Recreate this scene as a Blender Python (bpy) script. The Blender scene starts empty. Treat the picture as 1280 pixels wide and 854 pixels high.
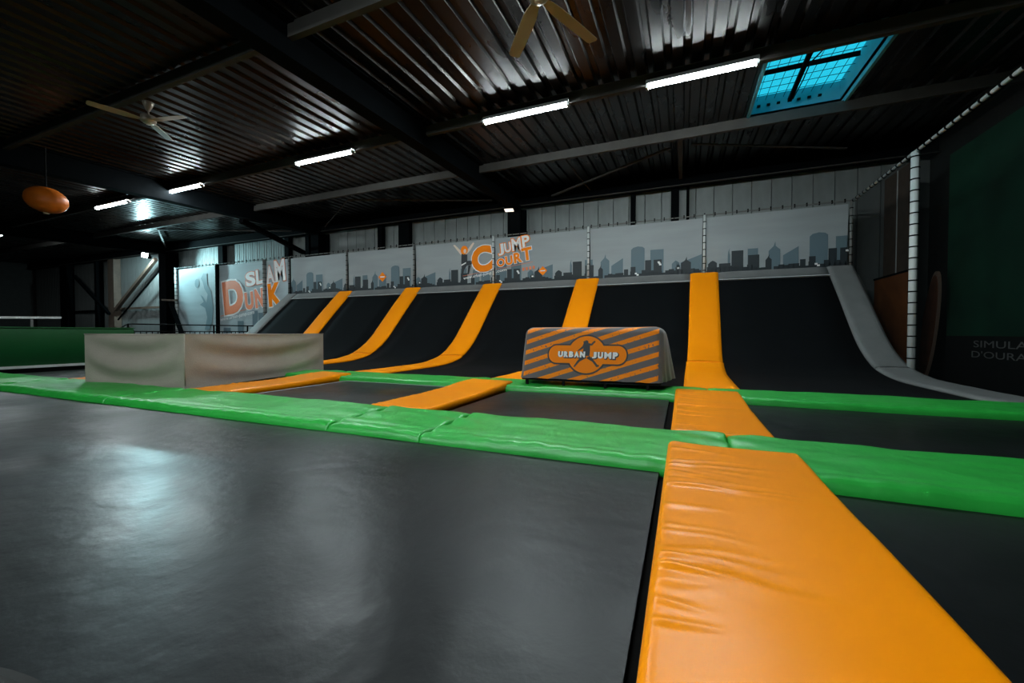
import bpy, math, random
from mathutils import Vector, Matrix, noise

# ------------------------------------------------------------------ camera, world, exposure
SC = bpy.context.scene
COL = SC.collection
cam_d = bpy.data.cameras.new('camera')
cam_d.lens = 14.382
cam_d.sensor_width = 36.0
cam_d.clip_start = 0.05
cam_d.clip_end = 200
cam = bpy.data.objects.new('camera', cam_d)
COL.objects.link(cam)
cam.location = (0, 0, 0.75)
cam.rotation_euler = (math.radians(90 - 1.199), 0, math.radians(22.684))
SC.camera = cam

world = bpy.data.worlds.new('sky')
SC.world = world
world.use_nodes = True
world.node_tree.nodes['Background'].inputs[0].default_value = (0.015, 0.43, 0.60, 1)
world.node_tree.nodes['Background'].inputs[1].default_value = 0.47
SC.view_settings.view_transform = 'Standard'
SC.view_settings.look = 'None'
SC.view_settings.gamma = 1
SC.view_settings.use_curve_mapping = False
SC.view_settings.exposure = 1.85

TUBE_EMIT = 60.0
R = random.Random(7)
PI = math.pi


# ------------------------------------------------------------------ materials
def mat(name, color, rough=0.6, metal=0.0, spec=0.5, var=0.0, vscale=4.0, bump=0.0, bscale=20.0,
        stretch=(1, 1, 1), rvar=0.0, coat=0.0, detail=4.0, dist=0.0):
    m = bpy.data.materials.new(name)
    m.use_nodes = True
    nt = m.node_tree
    N, L = nt.nodes, nt.links
    b = N['Principled BSDF']
    b.inputs['Base Color'].default_value = (*color, 1)
    b.inputs['Roughness'].default_value = rough
    b.inputs['Metallic'].default_value = metal
    b.inputs['Specular IOR Level'].default_value = spec
    b.inputs['Coat Weight'].default_value = coat
    b.inputs['Coat Roughness'].default_value = 0.25
    tc = N.new('ShaderNodeTexCoord')
    mp = N.new('ShaderNodeMapping')
    mp.inputs['Scale'].default_value = stretch
    L.new(tc.outputs['Object'], mp.inputs['Vector'])
    if var > 0 or rvar > 0:
        n = N.new('ShaderNodeTexNoise')
        n.inputs['Scale'].default_value = vscale
        n.inputs['Detail'].default_value = 5
        L.new(mp.outputs[0], n.inputs['Vector'])
        if var > 0:
            cr = N.new('ShaderNodeMapRange')
            cr.inputs['From Min'].default_value = 0.3
            cr.inputs['From Max'].default_value = 0.7
            cr.inputs['To Min'].default_value = 1 - var
            cr.inputs['To Max'].default_value = 1 + var
            L.new(n.outputs['Fac'], cr.inputs['Value'])
            mx = N.new('ShaderNodeVectorMath')
            mx.operation = 'SCALE'
            mx.inputs[0].default_value = color
            L.new(cr.outputs[0], mx.inputs['Scale'])
            L.new(mx.outputs[0], b.inputs['Base Color'])
        if rvar > 0:
            rr = N.new('ShaderNodeMapRange')
            rr.inputs['From Min'].default_value = 0.3
            rr.inputs['From Max'].default_value = 0.7
            rr.inputs['To Min'].default_value = max(0.05, rough - rvar)
            rr.inputs['To Max'].default_value = min(1, rough + rvar)
            L.new(n.outputs['Fac'], rr.inputs['Value'])
            L.new(rr.outputs[0], b.inputs['Roughness'])
    if bump > 0:
        n2 = N.new('ShaderNodeTexNoise')
        n2.inputs['Scale'].default_value = bscale
        n2.inputs['Detail'].default_value = detail
        n2.inputs['Distortion'].default_value = dist
        L.new(mp.outputs[0], n2.inputs['Vector'])
        bp = N.new('ShaderNodeBump')
        bp.inputs['Strength'].default_value = bump
        bp.inputs['Distance'].default_value = 0.02
        L.new(n2.outputs['Fac'], bp.inputs['Height'])
        L.new(bp.outputs[0], b.inputs['Normal'])
    return m


def emit(name, color, strength):
    m = bpy.data.materials.new(name)
    m.use_nodes = True
    nt = m.node_tree
    nt.nodes.remove(nt.nodes['Principled BSDF'])
    e = nt.nodes.new('ShaderNodeEmission')
    e.inputs[0].default_value = (*color, 1)
    e.inputs[1].default_value = strength
    nt.links.new(e.outputs[0], nt.nodes['Material Output'].inputs[0])
    return m


def see_through(name, color, opacity, rough=0.7):
    m = bpy.data.materials.new(name)
    m.use_nodes = True
    nt = m.node_tree
    b = nt.nodes['Principled BSDF']
    b.inputs['Base Color'].default_value = (*color, 1)
    b.inputs['Roughness'].default_value = rough
    b.inputs['Specular IOR Level'].default_value = 0.0 if rough > .9 else .5
    t = nt.nodes.new('ShaderNodeBsdfTransparent')
    mx = nt.nodes.new('ShaderNodeMixShader')
    mx.inputs[0].default_value = opacity
    nt.links.new(t.outputs[0], mx.inputs[1])
    nt.links.new(b.outputs[0], mx.inputs[2])
    nt.links.new(mx.outputs[0], nt.nodes['Material Output'].inputs[0])
    return m


M = {
    'orange': mat('orange_vinyl', (1.0, 0.29, 0.0), 0.32, spec=0.20, bump=0.15, bscale=1.6, stretch=(0.5, 2.6, 1), dist=0.3, detail=1.5),
    'ramp_orange': mat('ramp_orange_vinyl', (1.0, 0.29, 0.0), 0.55, spec=0.12, bump=0.2, bscale=4, stretch=(0.6, 2, 2)),
    'green': mat('green_vinyl', (0.02, 0.40, 0.045), 0.40, spec=0.7, var=0.08, vscale=3, bump=0.4, bscale=4, stretch=(1.6, 1, 1), dist=0.8),
    'bed': mat('black_mesh_bed', (0.0055, 0.006, 0.0065), 0.39, spec=0.34, var=0.25, vscale=1.1, rvar=0.10, bump=0.25, bscale=7, detail=6),
    'ramp_bed': mat('black_ramp_bed', (0.0022, 0.003, 0.0036), 0.9, spec=0.12, var=0.2, vscale=2),
    'grey_vinyl': mat('grey_vinyl', (0.16, 0.16, 0.155), 0.55, var=0.08, vscale=3, bump=0.15, bscale=5),
    'dark_grey_vinyl': mat('dark_grey_vinyl', (0.022, 0.021, 0.020), 0.8, spec=0.2, var=0.15, vscale=6),
    'pale_edge': mat('pale_tape_lit_lip', (0.45, 0.47, 0.47), 0.6),  # bed edge tape; also the painted light on the coping's lower lip
    'dark_skirt': mat('dark_skirt', (0.003, 0.003, 0.003), 0.9, spec=0.05),
    'floor': mat('dark_floor', (0.01, 0.01, 0.011), 0.8, var=0.2, vscale=2),
    'roof': mat('roof_sheet_steel', (0.027, 0.024, 0.021), 0.31, metal=0.9, var=0.18, vscale=2.5, rvar=0.08, stretch=(1, 0.3, 1)),
    'deck': mat('roof_deck', (0.02, 0.02, 0.02), 0.9),
    'steel': mat('galvanised_purlin', (0.058, 0.054, 0.049), 0.65, metal=0.0, spec=0.2, var=0.12),
    'dark_steel': mat('painted_steel', (0.0022, 0.003, 0.0036), 0.8, spec=0.03, var=0.2),
    'brown_steel': mat('primer_steel', (0.11, 0.075, 0.055), 0.6, var=0.2),
    'wall': mat('wall_sheet', (0.20, 0.215, 0.21), 0.55, metal=0.2, var=0.16, vscale=3, stretch=(1, 1, 0.4), rvar=0.1),
    'wall_back': mat('wall_liner', (0.05, 0.055, 0.055), 0.8),
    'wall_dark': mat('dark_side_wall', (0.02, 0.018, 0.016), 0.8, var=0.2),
    'banner': mat('banner_print', (0.29, 0.315, 0.32), 0.6, var=0.07, vscale=1.2, stretch=(0.5, 1, 3)),
    'slam_banner': mat('slam_banner_print', (0.36, 0.42, 0.44), 0.6, var=0.10, vscale=1.0, stretch=(0.5, 1, 4)),
    'sky_light': mat('skyline_pale', (0.10, 0.15, 0.175), 0.6),
    'sky_dark': mat('skyline_dark', (0.010, 0.017, 0.021), 0.6),
    'print_white': mat('print_white', (0.82, 0.81, 0.79), 0.6),
    'print_orange': mat('print_orange', (0.95, 0.24, 0.006), 0.7, spec=0.15),
    'print_salmon': mat('print_salmon', (0.80, 0.22, 0.09), 0.6),
    'print_black': mat('print_black', (0.012, 0.015, 0.018), 0.6),
    'print_skin': mat('print_skin', (0.75, 0.58, 0.48), 0.6),
    'print_teal': mat('print_teal', (0.16, 0.24, 0.27), 0.6),
    'beige': mat('beige_canvas', (0.37, 0.32, 0.27), 0.85, spec=0.2, var=0.06, vscale=3, bump=0.2, bscale=60),
    'cord': mat('black_cord', (0.005, 0.005, 0.005), 0.8, spec=0.1),
    'white_metal': mat('white_post', (0.62, 0.64, 0.62), 0.45),
    'grey_post': mat('grey_post', (0.16, 0.16, 0.15), 0.5),
    'fan': mat('fan_cream', (0.45, 0.34, 0.23), 0.5),
    'fan_hub': mat('fan_hub', (0.40, 0.34, 0.28), 0.3, metal=0.4),
    'balloon': mat('orange_ball', (0.70, 0.16, 0.01), 0.45, var=0.12, vscale=3),
    'housing': mat('lamp_housing', (0.35, 0.36, 0.36), 0.5),
    'tube': emit('tube_glow', (0.84, 0.97, 1.0), TUBE_EMIT),
    'flood_glow': emit('flood_glow', (0.75, 0.95, 1.0), 25.0),
    'warm_glow': emit('warm_glow', (1.0, 0.86, 0.70), .5),
    'shaft': mat('kerb_baked_sky_light', (0.09, 0.36, 0.42), 0.6, var=0.08),  # cyan of the incoming sky light is painted into the kerb's base colour
    'pane': see_through('skylight_pane', (0.25, 0.75, 0.85), 0.12, 0.3),
    'net': see_through('net_mesh', (0.004, 0.005, 0.005), 0.5, 1.0),
    'green_wall': mat('dark_green_pad', (0.003, 0.10, 0.022), 0.6, var=0.06, vscale=2),
    'mural_green': mat('mural_green', (0.008, 0.075, 0.038), 0.7, var=0.35, vscale=0.9),
    'mural_black': mat('mural_black', (0.01, 0.01, 0.01), 0.7),
    'mural_grey': mat('mural_letters', (0.30, 0.30, 0.29), 0.6),
    'surf': mat('surfboard_brown', (0.16, 0.06, 0.03), 0.5, var=0.3, vscale=4),
    'surf_edge': mat('surfboard_edge', (0.30, 0.20, 0.15), 0.5),
    'brown_panel': mat('brown_panel', (0.30, 0.09, 0.02), 0.7, var=0.25, vscale=2),
}


# ------------------------------------------------------------------ helpers
def link(o, parent=None):
    COL.objects.link(o)
    if parent is not None:
        o.parent = parent
    return o


def mesh(name, verts, faces, m, parent=None, smooth=False, loc=None):
    me = bpy.data.meshes.new(name)
    me.from_pydata([tuple(v) for v in verts], [], [tuple(f) for f in faces])
    me.materials.append(m)
    if smooth:
        me.polygons.foreach_set('use_smooth', [True] * len(me.polygons))
    me.update()
    o = bpy.data.objects.new(name, me)
    if loc:
        o.location = loc
    return link(o, parent)


def share(name, me, parent, loc=(0, 0, 0), rot=(0, 0, 0), scale=(1, 1, 1)):
    o = bpy.data.objects.new(name, me)
    o.location = loc
    o.rotation_euler = rot
    o.scale = scale
    return link(o, parent)


def tag(o, label, cat, group=None):
    o['label'] = label
    o['category'] = cat
    if group:
        o['group'] = group
    return o


def struct(o):
    o['kind'] = 'structure'
    return o


def thing(name, label, cat, loc=(0, 0, 0), rotz=0, group=None):
    o = bpy.data.objects.new(name, None)
    o.empty_display_size = 0.1
    o.location = loc
    o.rotation_euler = (0, 0, rotz)
    link(o)
    return tag(o, label, cat, group)


class MB:
    def __init__(s):
        s.v, s.f = [], []

    def add(s, vs, fs):
        k = len(s.v)
        s.v += [tuple(v) for v in vs]
        s.f += [tuple(i + k for i in f) for f in fs]
        return s

    def box(s, x0, x1, y0, y1, z0, z1):
        return s.add([(x0, y0, z0), (x1, y0, z0), (x1, y1, z0), (x0, y1, z0), (x0, y0, z1), (x1, y0, z1), (x1, y1, z1), (x0, y1, z1)],
                     [(0, 3, 2, 1), (4, 5, 6, 7), (0, 1, 5, 4), (1, 2, 6, 5), (2, 3, 7, 6), (3, 0, 4, 7)])

    def bar(s, a, b, w, h=None, up=(0, 0, 1)):
        """rectangular bar from a to b"""
        h = w if h is None else h
        a, b = Vector(a), Vector(b)
        d = (b - a).normalized()
        u = Vector(up)
        if abs(d.dot(u)) > 0.95:
            u = Vector((0, 1, 0))
        r = d.cross(u).normalized()
        u = r.cross(d).normalized()
        vs = []
        for p in (a, b):
            for sx, sy in ((-1, -1), (1, -1), (1, 1), (-1, 1)):
                vs.append(p + r * sx * w / 2 + u * sy * h / 2)
        return s.add(vs, [(0, 3, 2, 1), (4, 5, 6, 7), (0, 1, 5, 4), (1, 2, 6, 5), (2, 3, 7, 6), (3, 0, 4, 7)])

    def tube(s, pts, rad, n=8, cap=True):
        pts = [Vector(p) for p in pts]
        rings = []
        for i, p in enumerate(pts):
            d = (pts[min(i + 1, len(pts) - 1)] - pts[max(i - 1, 0)]).normalized()
            u = Vector((0, 0, 1)) if abs(d.z) < 0.95 else Vector((0, 1, 0))
            r = d.cross(u).normalized()
            u = r.cross(d)
            rr = rad[i] if isinstance(rad, (list, tuple)) else rad
            rings.append([p + r * math.cos(2 * PI * k / n) * rr + u * math.sin(2 * PI * k / n) * rr for k in range(n)])
        vs = [v for r_ in rings for v in r_]
        fs = []
        for i in range(len(rings) - 1):
            for k in range(n):
                a, b = i * n + k, i * n + (k + 1) % n
                fs.append((a, b, b + n, a + n))
        if cap:
            fs.append(tuple(reversed(range(n))))
            fs.append(tuple(range(len(vs) - n, len(vs))))
        return s.add(vs, fs)

    def build(s, name, m, parent=None, smooth=False):
        return mesh(name, s.v, s.f, m, parent, smooth)


def section_x(profile, x0, x1):
    """closed (y,z) profile extruded along x"""
    n = len(profile)
    vs = [(x0, y, z) for y, z in profile] + [(x1, y, z) for y, z in profile]
    fs = [(i, (i + 1) % n, n + (i + 1) % n, n + i) for i in range(n)]
    fs += [tuple(reversed(range(n))), tuple(range(n, 2 * n))]
    return vs, fs


# ------------------------------------------------------------------ structure dimensions
XL, XR_W = -41.0, 5.6
YB, YF = 13.4, -7.0
FLOOR_Z = -0.35


def zr(y):
    return 4.95 + 0.037 * y


struct(mesh('floor', [(XL, YF, FLOOR_Z), (XR_W, YF, FLOOR_Z), (XR_W, YB, FLOOR_Z), (XL, YB, FLOOR_Z)], [(0, 1, 2, 3)], M['floor']))

# skylight opening
SX0, SX1, SY0, SY1 = 1.26, 2.88, 7.62, 10.25
mb = MB()
for x0, x1, y0, y1 in ((XL - .2, XR_W + .2, YF - .2, SY0), (XL - .2, XR_W + .2, SY1, YB + .4), (XL - .2, SX0, SY0, SY1), (SX1, XR_W + .2, SY0, SY1)):
    vs, fs = [], []
    for z in (0.06, 0.14):
        vs += [(x0, y0, zr(y0) + z), (x1, y0, zr(y0) + z), (x1, y1, zr(y1) + z), (x0, y1, zr(y1) + z)]
    mb.add(vs, [(0, 3, 2, 1), (4, 5, 6, 7), (0, 1, 5, 4), (1, 2, 6, 5), (2, 3, 7, 6), (3, 0, 4, 7)])
ceiling = struct(mb.build('ceiling', M['deck']))

# trapezoid roof sheets, four ribs to a sheet
PITCH = 0.29


def sheet_mesh(width, y0, y1):
    xs = []
    x = 0.0
    while x < width - 1e-4:
        for dx, dz in ((0, 0), (0.155, 0), (0.185, 0.045), (0.26, 0.045), (0.29, 0)):
            if x + dx <= width + 1e-4 and (not xs or x + dx > xs[-1][0] + 1e-5):
                xs.append((x + dx, dz))
        x += PITCH
    if xs[-1][0] < width - 1e-3:
        xs.append((width, xs[-1][1]))
    vs = [(a, y0, zr(y0) + d) for a, d in xs] + [(a, y1, zr(y1) + d) for a, d in xs]
    n = len(xs)
    fs = [(i, n + i, n + i + 1, i + 1) for i in range(n - 1)]
    me = bpy.data.meshes.new('roof_sheet')
    me.from_pydata(vs, [], fs)
    me.materials.append(M['roof'])
    return me


segs = [(YF, 0.9), (0.9, 4.2), (4.2, SY0), (SY0, SY1), (SY1, YB)]
W = 4 * PITCH
for si, (y0, y1) in enumerate(segs):
    me = sheet_mesh(W, y0, y1)
    x = SX0
    cols = []
    k = 0
    while SX0 - k * W > XL:
        k += 1
        cols.append(SX0 - k * W)
    k = 0
    while SX0 + k * W < XR_W:
        cols.append(SX0 + k * W)
        k += 1
    for cx in cols:
        if si == 3 and SX0 - 0.01 <= cx < SX1:
            continue
        share('roof_sheet', me, ceiling, (cx, 0, 0))
    if si == 3:
        share('roof_sheet', sheet_mesh(SX0 + 2 * W - SX1, y0, y1), ceiling, (SX1, 0, 0))

# rafters (I sections) and purlins (C sections)
RAFTERS = (-5.17, -14.2, -25.1)
for rx in RAFTERS:
    for nm, xa, xb, za, zb in (('rafter_flange', -.15, .15, 0, .022), ('rafter_web', -.012, .012, .022, .53), ('rafter_flange', -.15, .15, .53, .55)):
        vs = []
        for y in (YF, YB - 0.35):
            b = zr(y) - 0.555
            vs += [(rx + xa, y, b + za), (rx + xb, y, b + za), (rx + xb, y, b + zb), (rx + xa, y, b + zb)]
        mesh(nm, vs, [(0, 3, 2, 1), (4, 5, 6, 7), (0, 1, 5, 4), (1, 2, 6, 5), (2, 3, 7, 6), (3, 0, 4, 7)], M['dark_steel'], ceiling)

PURLINS = (0.9, 4.2, 7.55, 10.05)
ends = [XL] + sorted(RAFTERS) + [XR_W]
for py in PURLINS:
    zb = zr(py) - 0.21
    zt = zr(py) - 0.005
    prof = [(py - .04, zb), (py + .05, zb), (py + .05, zb + .03), (py + .04, zb + .03), (py + .04, zb + .01), (py - .03, zb + .01), (py - .03, zt), (py - .04, zt)]
    for a, b in zip(ends, ends[1:]):
        spans = [(a + .02, b - .02)]
        for s0, s1 in spans:
            vs, fs = section_x(prof, s0, s1)
            mesh('purlin', vs, fs, M['steel'], ceiling)
# eave beam
for a, b in zip(ends, ends[1:]):
    vs, fs = section_x([(12.98, 5.02), (13.12, 5.02), (13.12, 5.40), (12.98, 5.40)], a + .02, b - .02)
    mesh('eave_beam', vs, fs, M['dark_steel'], ceiling)
    vs, fs = section_x([(12.90, 5.03), (12.98, 5.03), (12.98, 5.05), (12.90, 5.05)], a + .02, b - .02)
    mesh('eave_flange', vs, fs, M['steel'], ceiling)
# roof bracing
for a, b, w in (((-10.38, 10.6, 5.2), (-6.0, 12.61, 5.24), .06), ((-3.96, 12.85, 5.2), (-0.32, 10.64, 5.2), .07), ((0.16, 10.61, 5.2), (3.6, 12.3, 5.2), .05),
                ((-20.86, 10.46, 5.2), (-15.86, 12.9, 5.2), .07), ((-2.83, 10.2, 5.2), (-2.73, 12.9, 5.24), .03), ((-10.38, 10.6, 5.2), (-13.9, 12.9, 5.2), .03),
                ((-0.1, 10.1, 5.16), (-0.1, 12.9, 5.24), .10), ((-20.86, 10.46, 5.2), (-24.9, 12.8, 5.2), .06)):
    MB().bar(a, b, w, w * .7).build('roof_brace', M['steel'], ceiling)
MB().bar((-14.55, 9.8, 4.76), (-15.25, 13.0, 4.24), .16, .16).build('knee_brace', M['dark_steel'], ceiling)

# ------------------------------------------------------------------ walls
wall_back = struct(MB().box(XL, XR_W, YB, YB + .12, FLOOR_Z, 5.6).build('wall_back', M['wall_back']))
PW = 0.48


def wall_sheet(w, h, ribs):
    prof = [(0.004, 0.03), (0.012, 0.0)]
    if ribs:
        n = 3
        for i in range(1, n):
            c = w * i / n
            prof += [(c - .03, 0.0), (c - .015, 0.012), (c + .015, 0.012), (c + .03, 0.0)]
    prof += [(w - .012, 0.0), (w - .004, 0.03)]
    n = len(prof)
    vs = [(x, y, 0) for x, y in prof] + [(x, y, h) for x, y in prof]
    fs = [(i, i + 1, n + i + 1, n + i) for i in range(n - 1)]
    me = bpy.data.meshes.new('wall_sheet')
    me.from_pydata(vs, [], fs)
    me.materials.append(M['wall'])
    return me


me_plain = wall_sheet(PW, 5.6 - FLOOR_Z, False)
me_rib = wall_sheet(PW, 5.6 - FLOOR_Z, True)
n = int((XR_W - XL) / PW)
for i in range(n + 1):
    x = XR_W - (i + 1) * PW
    if x > XL:
        share('wall_sheet', me_rib if x < -15 else me_plain, wall_back, (x, YB - .035, FLOOR_Z))
# columns and posts standing against the back wall
for cx, w in ((-5.25, .46), (-14.3, .42), (-25.1, .62)):
    b = MB()
    b.box(cx - w / 2, cx + w / 2, 12.72, 12.75, FLOOR_Z, 5.0)
    b.box(cx - .02, cx + .02, 12.75, 13.3, FLOOR_Z, 5.0)
    b.box(cx - w / 2, cx + w / 2, 13.3, 13.33, FLOOR_Z, 5.0)
    b.build('column', M['dark_steel'], wall_back)
for px_, w in ((-21.05, .34), (-16.47, .26), (-15.2, .22), (-11.22, .2), (-10.05, .5), (-1.46, .13), (-0.25, .22), (0.1, .08)):
    MB().box(px_ - w / 2, px_ + w / 2, 13.12, 13.34, FLOOR_Z, 5.4).build('wall_post', M['dark_steel'], wall_back)
for px_, w in ((-30.7, .6), (-32.4, .22), (-36.2, .9)):
    MB().box(px_ - w / 2, px_ + w / 2, 13.0, 13.34, FLOOR_Z, 5.2).build('wall_post', M['brown_steel'] if w == .6 else M['dark_steel'], wall_back)
MB().box(-30.4, -25.4, 13.2, 13.3, 2.1, 2.22).build('wall_girt', M['brown_steel'], wall_back)
MB().box(-36.0, -31.0, 13.2, 13.3, 2.02, 2.14).build('wall_girt', M['dark_steel'], wall_back)
MB().bar((-30.04, 12.9, 2.05), (-26.0, 12.9, 4.70), .16).build('wall_brace', M['brown_steel'], wall_back)
MB().bar((-29.9, 12.95, 1.5), (-25.6, 12.95, 4.2), .06).build('wall_brace', M['dark_steel'], wall_back)
MB().bar((-34.6, 12.9, 4.27), (-30.7, 12.9, 1.85), .13).build('wall_brace', M['dark_steel'], wall_back)

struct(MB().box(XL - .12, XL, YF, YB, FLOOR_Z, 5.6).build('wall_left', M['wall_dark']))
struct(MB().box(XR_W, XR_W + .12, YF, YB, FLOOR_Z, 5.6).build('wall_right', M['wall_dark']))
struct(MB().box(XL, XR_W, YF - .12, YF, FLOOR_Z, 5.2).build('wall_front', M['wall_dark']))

# ------------------------------------------------------------------ skylight (window_1)
SH = 0.50
b = MB()
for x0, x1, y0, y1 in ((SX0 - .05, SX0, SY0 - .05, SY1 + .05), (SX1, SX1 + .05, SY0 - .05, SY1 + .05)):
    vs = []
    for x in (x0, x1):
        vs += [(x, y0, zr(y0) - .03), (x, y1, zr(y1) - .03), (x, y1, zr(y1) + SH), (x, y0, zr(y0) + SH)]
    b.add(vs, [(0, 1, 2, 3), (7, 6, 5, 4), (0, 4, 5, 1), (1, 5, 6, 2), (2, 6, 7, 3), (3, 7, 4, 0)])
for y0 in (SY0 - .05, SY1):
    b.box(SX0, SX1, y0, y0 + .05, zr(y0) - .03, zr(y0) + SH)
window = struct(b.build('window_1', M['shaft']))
for i in range(2):
    xa = SX0 + (SX1 - SX0) * i / 2 + .01
    xb = SX0 + (SX1 - SX0) * (i + 1) / 2 - .01
    vs = []
    for z in (SH - .03, SH - .02):
        vs += [(xa, SY0, zr(SY0) + z), (xb, SY0, zr(SY0) + z), (xb, SY1, zr(SY1) + z), (xa, SY1, zr(SY1) + z)]
    mesh('pane', vs, [(0, 3, 2, 1), (4, 5, 6, 7), (0, 1, 5, 4), (1, 2, 6, 5), (2, 3, 7, 6), (3, 0, 4, 7)], M['pane'], window)
b = MB()
for i in range(1, 10):
    x = SX0 + (SX1 - SX0) * i / 10
    b.bar((x, SY0, zr(SY0) + .40), (x, SY1, zr(SY1) + .40), .008)
for i in range(1, 10):
    y = SY0 + (SY1 - SY0) * i / 10
    b.bar((SX0, y, zr(y) + .40), (SX1, y, zr(y) + .40), .008)
b.build('safety_grid', M['cord'], window)['kind'] = 'stuff'
ym = SY0 + 1.30
MB().bar((SX0, ym, zr(ym) + .30), (SX1 - .1, ym, zr(ym) + .30), .05, .07).build('cross_bar', M['dark_steel'], window)
MB().bar((SX0, ym - .35, zr(ym) + .34), (SX1 - .1, ym - .35, zr(ym) + .34), .03, .03).build('cross_bar', M['dark_steel'], window)
xm = (SX0 + SX1) / 2 - .1
MB().bar((xm, SY0 + .1, zr(SY0) + .34), (xm, SY1 - .25, zr(SY1) + .18), .07, .07).build('opener_rod', M['dark_steel'], window)
MB().tube([(xm + .1, SY0 + .2, zr(SY0) + .32), (xm + .16, SY0 + .6, zr(SY0) + .2), (xm + .03, SY0 + 1.0, zr(SY0) + .2), (xm + .05, SY0 + 1.6, zr(SY0) + .22), (xm + .04, SY1 - .35, zr(SY1) + .15)], .012, 6).build('opener_cable', M['cord'], window)
for i in (1, 2, 3, 5, 6, 7):
    x = SX0 + (SX1 - SX0) * (i + .1) / 9
    MB().box(x - .03, x + .03, SY1 - .04, SY1 - .005, zr(SY1) + .26, zr(SY1) + .30).build('bracket', M['cord'], window)


# ------------------------------------------------------------------ tube lamps
def tube_lamp(x0, x1, y, label):
    z = zr(y) - 0.23
    t = thing('tube_lamp', label, 'lamp', ((x0 + x1) / 2, y, z), 0, 'fluorescent tube lamps under the roof')
    h = (x1 - x0) / 2
    b = MB()
    vs, fs = section_x([(-.085, -.01), (-.08, -.01), (-.05, .035), (.05, .035), (.08, -.01), (.085, -.01), (.055, .07), (-.055, .07)], -h, h)
    b.add(vs, fs)
    b.build('housing', M['housing'], t)
    MB().tube([(-h + .03, 0, -.012), (h - .03, 0, -.012)], .042, 10).build('tube', M['tube'], t, True)
    for s in (-1, 1):
        MB().box(s * (h - .015) - .018, s * (h - .015) + .018, -.055, .055, -.06, .02).build('end_cap', M['housing'], t)
    return t


tube_lamp(-.62, 1.06, 7.46, 'bright tube lamp next to the blue skylight')
tube_lamp(-3.73, -1.98, 7.46, 'bright tube lamp right of the dark roof beam, near the middle')
tube_lamp(-8.96, -7.14, 7.46, 'bright tube lamp just left of the dark roof beam')
tube_lamp(-14.65, -12.75, 7.46, 'second tube lamp from the left in the bright row')
tube_lamp(-18.4, -16.5, 7.46, 'tube lamp near the orange hanging ball')
# the next lamp rows of the hall, over and behind the viewer
tube_lamp(-3.0, -1.2, 1.15, 'tube lamp above the wide foreground trampoline, over the viewer')
tube_lamp(-2.2, -.4, -3.0, 'tube lamp behind the viewer over the rear of the orange pad')
tube_lamp(-5.2, -3.4, -3.0, 'tube lamp behind the viewer over the rear left trampoline')
tube_lamp(-8.2, -6.4, -3.0, 'tube lamp behind the viewer, farthest to the left')
tube_lamp(-27.6, -25.9, 7.9, 'faint far tube lamp low at the left edge below the orange ball')


# ------------------------------------------------------------------ padding
def samples(a, b, n, r):
    inner = [a + (b - a) * i / n for i in range(n + 1)]
    ex = [a + r * t for t in (.08, .3, .6, 1.0)] + [b - r * t for t in (.08, .3, .6, 1.0)]
    return sorted(set(round(v, 5) for v in inner + ex))


def pad(name, x0, x1, y0, y1, z0, z1, m, r=.05, nx=30, ny=30, wr=None, parent=None, smooth=True, skew=0.0, rx=None):
    rx = rx or r
    xs, ys = samples(x0, x1, nx, rx), samples(y0, y1, ny, r)
    vs, fs = [], []

    def drop(d, r=r):
        if d >= r:
            return 0
        return r - math.sqrt(max(0, r * r - (r - d) ** 2))
    for y in ys:
        for x in xs:
            d = drop(min(x - x0, x1 - x), rx) + drop(min(y - y0, y1 - y))
            z = z1 - min(d, z1 - z0)
            if wr:
                z += wr(x, y)
            vs.append((x + skew * (y - y0), y, max(z, z0)))
    nxn = len(xs)
    for j in range(len(ys) - 1):
        for i in range(nxn - 1):
            a = j * nxn + i
            fs.append((a, a + 1, a + nxn + 1, a + nxn))
    # skirt
    border = list(range(nxn)) + [j * nxn + nxn - 1 for j in range(1, len(ys))] + [(len(ys) - 1) * nxn + i for i in range(nxn - 2, -1, -1)] + [j * nxn for j in range(len(ys) - 2, 0, -1)]
    k = len(vs)
    for i in border:
        vs.append((vs[i][0], vs[i][1], z0))
    nb = len(border)
    for i in range(nb):
        j = (i + 1) % nb
        fs.append((border[i], k + i, k + j, border[j]))
    fs.append(tuple(k + i for i in reversed(range(nb))))
    return mesh(name, vs, fs, m, parent, smooth)


def crumple(amp, fx, fy, seed):
    def f(x, y):
        return amp * (noise.noise((x * fx + seed, y * fy, seed * .7)) + .5 * noise.noise((x * fx * 2.3, y * fy * 2.3 + seed, 3.1)))
    return f


def cross_folds(amp, seed, x0, x1):
    """creases that run across the width, strongest near the left edge"""
    rq = random.Random(int(seed * 100))
    folds = [(rq.uniform(-.6, 6.0), rq.uniform(.012, .03), rq.uniform(.25, 1.0), rq.uniform(.25, .9), rq.uniform(-.12, .16)) for _ in range(120)]

    def f(x, y):
        u = (x - x0) / (x1 - x0)
        h = amp * .45 * noise.noise((x * 2.2, y * 3, seed))
        yy = y + .03 * noise.noise((x * 5, y * 2, seed + 9))
        for c, w, a_, reach, sl_ in folds:
            d = (yy - c + sl_ * u) / w
            if -3 < d < 3 and u < reach:
                h += amp * a_ * math.exp(-d * d) * (1 - u / reach) ** 1.3 * min(1, u * 14)
        return h
    return f


# front row of green pads
def green_wr(seed, xa, xb):
    c = crumple(.012, 2.2, 3.5, seed)

    def f(x, y):
        e = min(x - xa, xb - x)
        pucker = .006 * math.sin(x * 34 + 3 * noise.noise((x * 2, 0, seed))) * math.exp(-((y % 2.83 - 2.62 % 2.83) / .07) ** 2)
        seam = -.009 * math.exp(-((y - (2.69 if y < 4 else 5.52)) / .014) ** 2)
        return c(x, y) - .008 * math.exp(-e * 20) + .010 * math.exp(-e * 4) * math.sin(y * 22 + x * 9 + seed) + seam + pucker
    return f


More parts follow.
